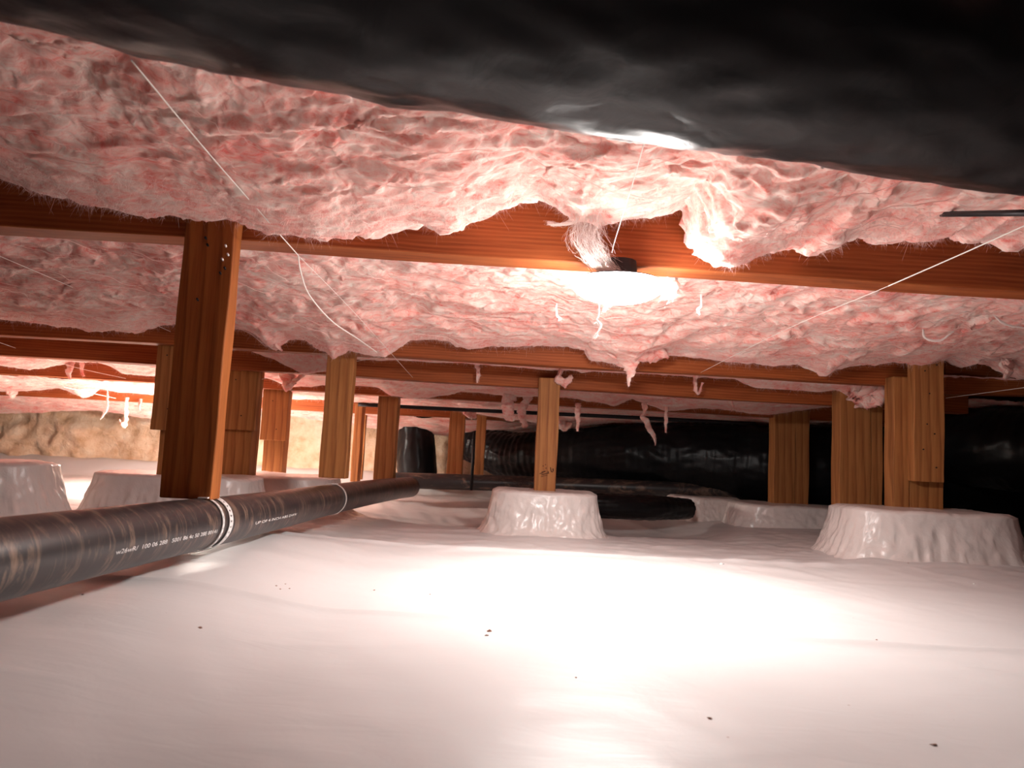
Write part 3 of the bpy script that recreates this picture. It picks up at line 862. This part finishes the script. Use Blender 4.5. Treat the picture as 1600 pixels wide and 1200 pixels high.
# hanging tufts
def sh(parent, px, Y, rad, seed, **kw):
    Y = Y if hasattr(Y, '__len__') else [Y]*len(px)
    pts = [at(p[0], p[1], y) for p, y in zip(px, Y)]
    return shred(parent, pts, rad, seed, **kw)
sh(t1, [(975, 545), (985, 572), (983, 590), (982, 604)], 2.72, [.05, .022, .010, .003], 1)
sh(t1, [(1300, 560), (1297, 575), (1291, 583)], 2.72, [.03, .01, .003], 2)
sh(t1, [(1000, 555), (1030, 545), (950, 540), (960, 560)], 2.70, [.03, .04, .04, .02], 3)
sh(t1, [(1570, 560), (1572, 585), (1568, 592)], 2.72, [.05, .02, .004], 4)
sh(t1, [(400, 500), (425, 530), (440, 548)], 2.7, [.05, .03, .008], 5)
sh(t2, [(1345, 600), (1352, 620), (1345, 634)], 3.13, [.08, .06, .02], 6)
sh(t2, [(880, 575), (872, 590), (880, 598), (895, 588)], 3.14, [.02, .025, .02, .01], 7)
sh(t2, [(745, 570), (747, 585), (746, 598)], 3.14, [.014, .01, .004], 8)
sh(t2, [(1088, 588), (1085, 605), (1092, 615), (1097, 598)], 3.14, [.02, .012, .012, .01], 9)
sh(t3, [(800, 612), (795, 630), (793, 650), (805, 655)], 3.8, [.04, .03, .02, .01], 10)
sh(t3, [(822, 625), (815, 645), (820, 668)], 3.85, [.02, .022, .016], 11)
sh(t3, [(902, 640), (903, 655), (902, 674)], 3.9, [.015, .014, .006], 12)
sh(t3, [(1008, 640), (1010, 660), (1022, 680), (1024, 696)], 3.7, [.02, .032, .022, .005], 13)
sh(t3, [(1041, 635), (1041, 655), (1040, 676)], 3.8, [.008, .008, .005], 14)
sh(t3, [(1140, 622), (1146, 635), (1143, 642)], 3.6, [.02, .014, .006], 15)
sh(t3, [(108, 565), (108, 580), (109, 592)], 3.72, [.03, .025, .01], 16)
sh(t3, [(128, 565), (127, 580), (131, 588)], 3.72, [.010, .008, .004], 17)
sh(t3, [(450, 590), (455, 600), (475, 585)], 3.5, [.03, .03, .02], 18)
sh(t4, [(168, 600), (168, 625), (166, 640), (157, 655)], 4.2, [.006, .010, .016, .004], 19, mat=WHITEFIB)
sh(t4, [(197, 630), (197, 650), (193, 665), (186, 655)], 4.5, [.008, .010, .018, .006], 20)
sh(t4, [(218, 632), (218, 642)], 4.6, [.014, .004], 21)
sh(t4, [(20, 612), (18, 622)], 4.5, [.03, .008], 22)
sh(t4, [(735, 640), (732, 650), (745, 648)], 4.4, [.03, .03, .02], 23)
sh(t4, [(880, 655), (884, 668), (890, 660)], 4.5, [.03, .03, .02], 24)
sh(t0, [(1052, 450), (1046, 460), (1044, 468)], 1.86, [.016, .024, .014], 25, mat=WHITEFIB, name='bright_tuft', amp=.15)

for k_, (pp, Yc) in enumerate((([(1441, 512), (1446, 528), (1468, 532), (1490, 518)], 2.30), ([(1096, 478), (1090, 484), (1094, 492)], 2.0), ([(870, 492), (876, 498), (872, 500)], 2.1), ([(1555, 495), (1575, 508), (1600, 512)], 2.2))):
    sh(t1, pp, Yc, [.0025, .0035, .0035, .002], 60+k_, mat=WHITEFIB, name='fiber_curl', fib=30)

# fine wisps: many long tangled filaments
def wisp(parent, spine, half, n, seed, mat=WHITEFIB, wdt=.0007, name='fiber_wisp'):
    rg = np.random.default_rng(seed)
    sp = smooth_path(spine, 40); hw = np.interp(np.linspace(0, 1, 40), np.linspace(0, 1, len(half)), half)
    k = 12; VV = []; FF = []; o = 0
    for q in range(n):
        c = rg.uniform(0, .9); L = rg.uniform(.12, .5)
        a0 = rg.uniform(-1, 1); a1 = a0+rg.normal()*.5; b0 = rg.normal()*.35
        ph = rg.uniform(0, 6.28); fr = rg.uniform(3, 9); am = rg.uniform(.0, .35)
        side = rg.normal(size=3); side /= np.linalg.norm(side)
        for i in range(k):
            t = i/(k-1); s = min(c+L*t, 1.0)*39; i0 = int(min(s, 38)); ff = s-i0
            p = sp[i0]*(1-ff)+sp[i0+1]*ff; h = hw[i0]
            p = p+np.array([(a0+(a1-a0)*t+am*math.sin(ph+fr*t))*h, (b0+am*math.cos(ph+fr*t))*h, am*.5*math.sin(ph*2+fr*t)*h])
            VV.append(p-side*wdt*.5); VV.append(p+side*wdt*.5)
        for i in range(k-1): FF.append((o+2*i, o+2*i+1, o+2*i+3, o+2*i+2))
        o += 2*k
    ob = mesh_obj(name, VV, np.array(FF), mat, parent); return ob
wisp(t0, [at(915, 300, 1.60), at(917, 340, 1.62), at(918, 378, 1.64), at(936, 408, 1.66), at(955, 430, 1.67)], [.035, .03, .030, .026, .018], 900, 1, wdt=.0005)
wisp(t0, [at(905, 320, 1.62), at(896, 345, 1.62), at(868, 352, 1.62), at(860, 346, 1.62)], [.02, .012, .012, .008], 200, 2, wdt=.0005)
wisp(t0, [at(955, 432, 1.66), at(950, 470, 1.65), at(944, 488, 1.65)], [.012, .008, .003], 120, 3)
sh(t0, [(936, 492), (933, 500), (938, 508), (935, 518), (926, 530)], 1.66, [.0012, .0016, .003, .0016, .001], 30, mat=WHITEFIB, name='fiber_thread', fib=20)

# fine long strands lying on the batts
def strands(parent, G, n, seed, ulo=0, uhi=1, vlo=.05, vhi=.7, wdt=.0011, Lu=(20, 90)):
    rg = np.random.default_rng(seed); nx, ny, _ = G.shape; VV = []; FF = []; o = 0
    for q in range(n):
        i = rg.uniform(ulo, uhi)*(nx-100)+50; j = (vlo+(vhi-vlo)*rg.random())*ny
        ang = rg.normal()*.7; Lg = rg.uniform(*Lu); k = 14; cv = rg.normal()*1.2
        side = np.array([0, .5, 1.]); prev = None
        for s in range(k):
            t = s/(k-1); a_ = ang+cv*t
            ii = int(np.clip(i, 0, nx-1)); jj = int(np.clip(j, 0, ny-1))
            p = G[ii, jj]+np.array([0, -.003, -.004-.006*math.sin(math.pi*t)])
            if prev is not None: p = .5*p+.5*(prev+(p-prev)*.8)
            w2 = wdt*math.sin(math.pi*(t*.9+.05))
            VV.append(p-side*w2*.5); VV.append(p+side*w2*.5); prev = p
            i += Lg/k*math.cos(a_); j += Lg/k*math.sin(a_)*.45
        for s in range(k-1): FF.append((o+2*s, o+2*s+1, o+2*s+3, o+2*s+2))
        o += 2*k
    ob = mesh_obj('long_fibers', VV, np.array(FF), PINKFIB, parent); ob['kind'] = 'stuff'
strands(t0, G0, 260, 5, vlo=.2, vhi=.72)
strands(t1, G1, 240, 6, vlo=.1, vhi=.72)

# ------------------------------------------------------------------ twine
def twine(label, pts, r_=.0011, n=24, loose=False):
    path = smooth_path(pts, n)
    v, f_ = tube(path, r_, 6)
    o = mesh_obj('twine', v, f_, STRING); tag(o, label, 'twine'); return o
twine('white twine from the black duct down to the nearest beam, beside the large near post', [at(205, 94, 1.0), at(335, 250, 1.3), at(466, 399, 1.745)], .0012)
twine('slack white twine hanging in a curve from the nearest to the second beam', [at(466, 399, 1.75), at(470, 425, 1.80), at(484, 462, 1.95), at(520, 503, 2.15), at(560, 530, 2.4), at(598, 557, 2.80)], .0018)
twine('thin straight twine beside the slack one, behind the nearest beam', [at(468, 401, 1.76), at(555, 490, 2.2), at(645, 590, 3.1)], .0006)
twine('white twine above the lamp, from the black duct to the dome', [at(1008, 218, 1.25), at(985, 298, 1.45), at(962, 372, 1.63), at(956, 395, 1.66)], .0011)
twine('white twine crossing the right border below the dark rod', [at(1620, 344, 1.45), at(1500, 398, 1.6), at(1388, 447, 1.745)], .0014)
twine('thin twine from the nearest beam across the pink batt at right', [at(1388, 447, 1.75), at(1230, 514, 2.2), at(1095, 582, 2.83)], .0007)
twine('thin twine across the pink batt at far left', [at(-20, 392, 1.85), at(120, 452, 2.3), at(268, 519, 2.84)], .0008)
twine('lower thin twine at far left under the second beam', [at(-10, 532, 2.95), at(110, 572, 3.5), at(238, 600, 3.95)], .0008)
twine('pale twine in front of the foam wall at far left', [at(100, 605, 4.1), at(193, 625, 4.72)], .0022)
twine('thin twine right of the thick pale post', [at(1478, 622, 2.95), at(1620, 603, 2.7)], .0008)
twine('short twine near the second beam behind the orange pipe post', [at(400, 595, 3.3), at(450, 583, 3.2), at(595, 558, 2.88)], .0009)

# crumpled white plastic scrap where the upper twine is tied to the duct
rg = np.random.default_rng(5)
A = at(938, 209, 1.17); B = at(1040, 219, 1.22)
nn, mm = 50, 18
U, W = np.meshgrid(np.linspace(0, 1, nn), np.linspace(0, 2*math.pi, mm, endpoint=False), indexing='ij')
cen = A+(B-A)*U.ravel()[:, None]
rr = (.010*np.sin(np.pi*np.clip(U*.96+.02, 0, 1))**.5).ravel()
P = cen+np.stack([0*rr, rr*1.6*np.cos(W.ravel()), rr*.8*np.sin(W.ravel())], -1)
P = P+.004*np.stack([noise(P, 60., 1), noise(P, 60., 2), noise(P, 60., 3)], -1)
fc = grid_faces(nn, mm); I = np.arange(nn-1)
fc = np.vstack([fc, np.stack([I*mm+mm-1, (I+1)*mm+mm-1, (I+1)*mm, I*mm], -1)])
o = mesh_obj('plastic_scrap', P, fc[:, ::-1], WHITEPAINT); tag(o, 'crumpled white plastic scrap at the lower side of the near black duct', 'scrap')

# ------------------------------------------------------------------ bits on the floor
def crumb(px, py, s, label, mat=CRUMB, group='tiny crumbs of dirt on the floor sheet', name='dirt_crumb', k=0):
    p = atz(px, py, FZ+.005); z = floor_h(np.array([p[0]]), np.array([p[1]]))[0]
    rg = np.random.default_rng(k+50)
    V = []; 
    for th_ in np.linspace(0, math.pi, 7):
        for ph in np.linspace(0, 2*math.pi, 9)[:-1]:
            r_ = s*(1+.35*rg.normal())
            V.append((p[0]+r_*1.5*math.sin(th_)*math.cos(ph), p[1]+r_*math.sin(th_)*math.sin(ph), z+s*.4+.6*r_*math.cos(th_)))
    Fc = []
    for i in range(6):
        for j in range(8):
            Fc.append((i*8+j, i*8+(j+1) % 8, (i+1)*8+(j+1) % 8, (i+1)*8+j))
    o = mesh_obj(name, V, Fc, mat); tag(o, label, 'crumb', group)
CL = 'one of a small cluster of specks right of the pipe'
for k, (px, py, s, lab_) in enumerate(((765, 981, .003, 'largest reddish crumb left of the middle of the floor sheet'), (761, 987, .002, 'small crumb touching the largest reddish crumb on the floor sheet'),
        (1110, 1115, .0019, 'brown crumb low on the floor sheet right of the middle'), (1460, 1149, .002, 'brown crumb near the lower right corner of the floor sheet'),
        (126, 959, .0015, 'tiny speck on the floor sheet close to the left border'), (312, 992, .0019, 'dark speck on the floor sheet below the clustered specks'),
        (431, 925, .0013, CL), (437, 929, .0013, CL), (445, 921, .0012, CL), (452, 926, .0012, CL), (900, 1054, .0011, 'lone speck on the floor sheet below the bright pool of light'),
        (1370, 1000, .0013, 'lone speck at right on the floor sheet below the big footing'), (1420, 885, .002, 'speck at the foot of the large right footing'),
        (585, 920, .0013, 'left one of two specks in the bright pool of light'), (672, 926, .0013, 'right one of two specks in the bright pool of light'))):
    crumb(px, py, s, lab_, k=k)
for k, (px, py, s, lab_) in enumerate(((1127, 887, .004, 'white foam crumb between middle and large right footing, left one'), (1297, 885, .003, 'white foam crumb left of the foot of the large right footing'), (878, 876, .003, 'white foam crumb below the middle footing'), (1522, 914, .0025, 'white foam crumb below the right end of the large right footing'))):
    crumb(px, py, s, lab_, WHITEPAINT, 'white foam crumbs on the floor sheet', 'foam_crumb', k+30)
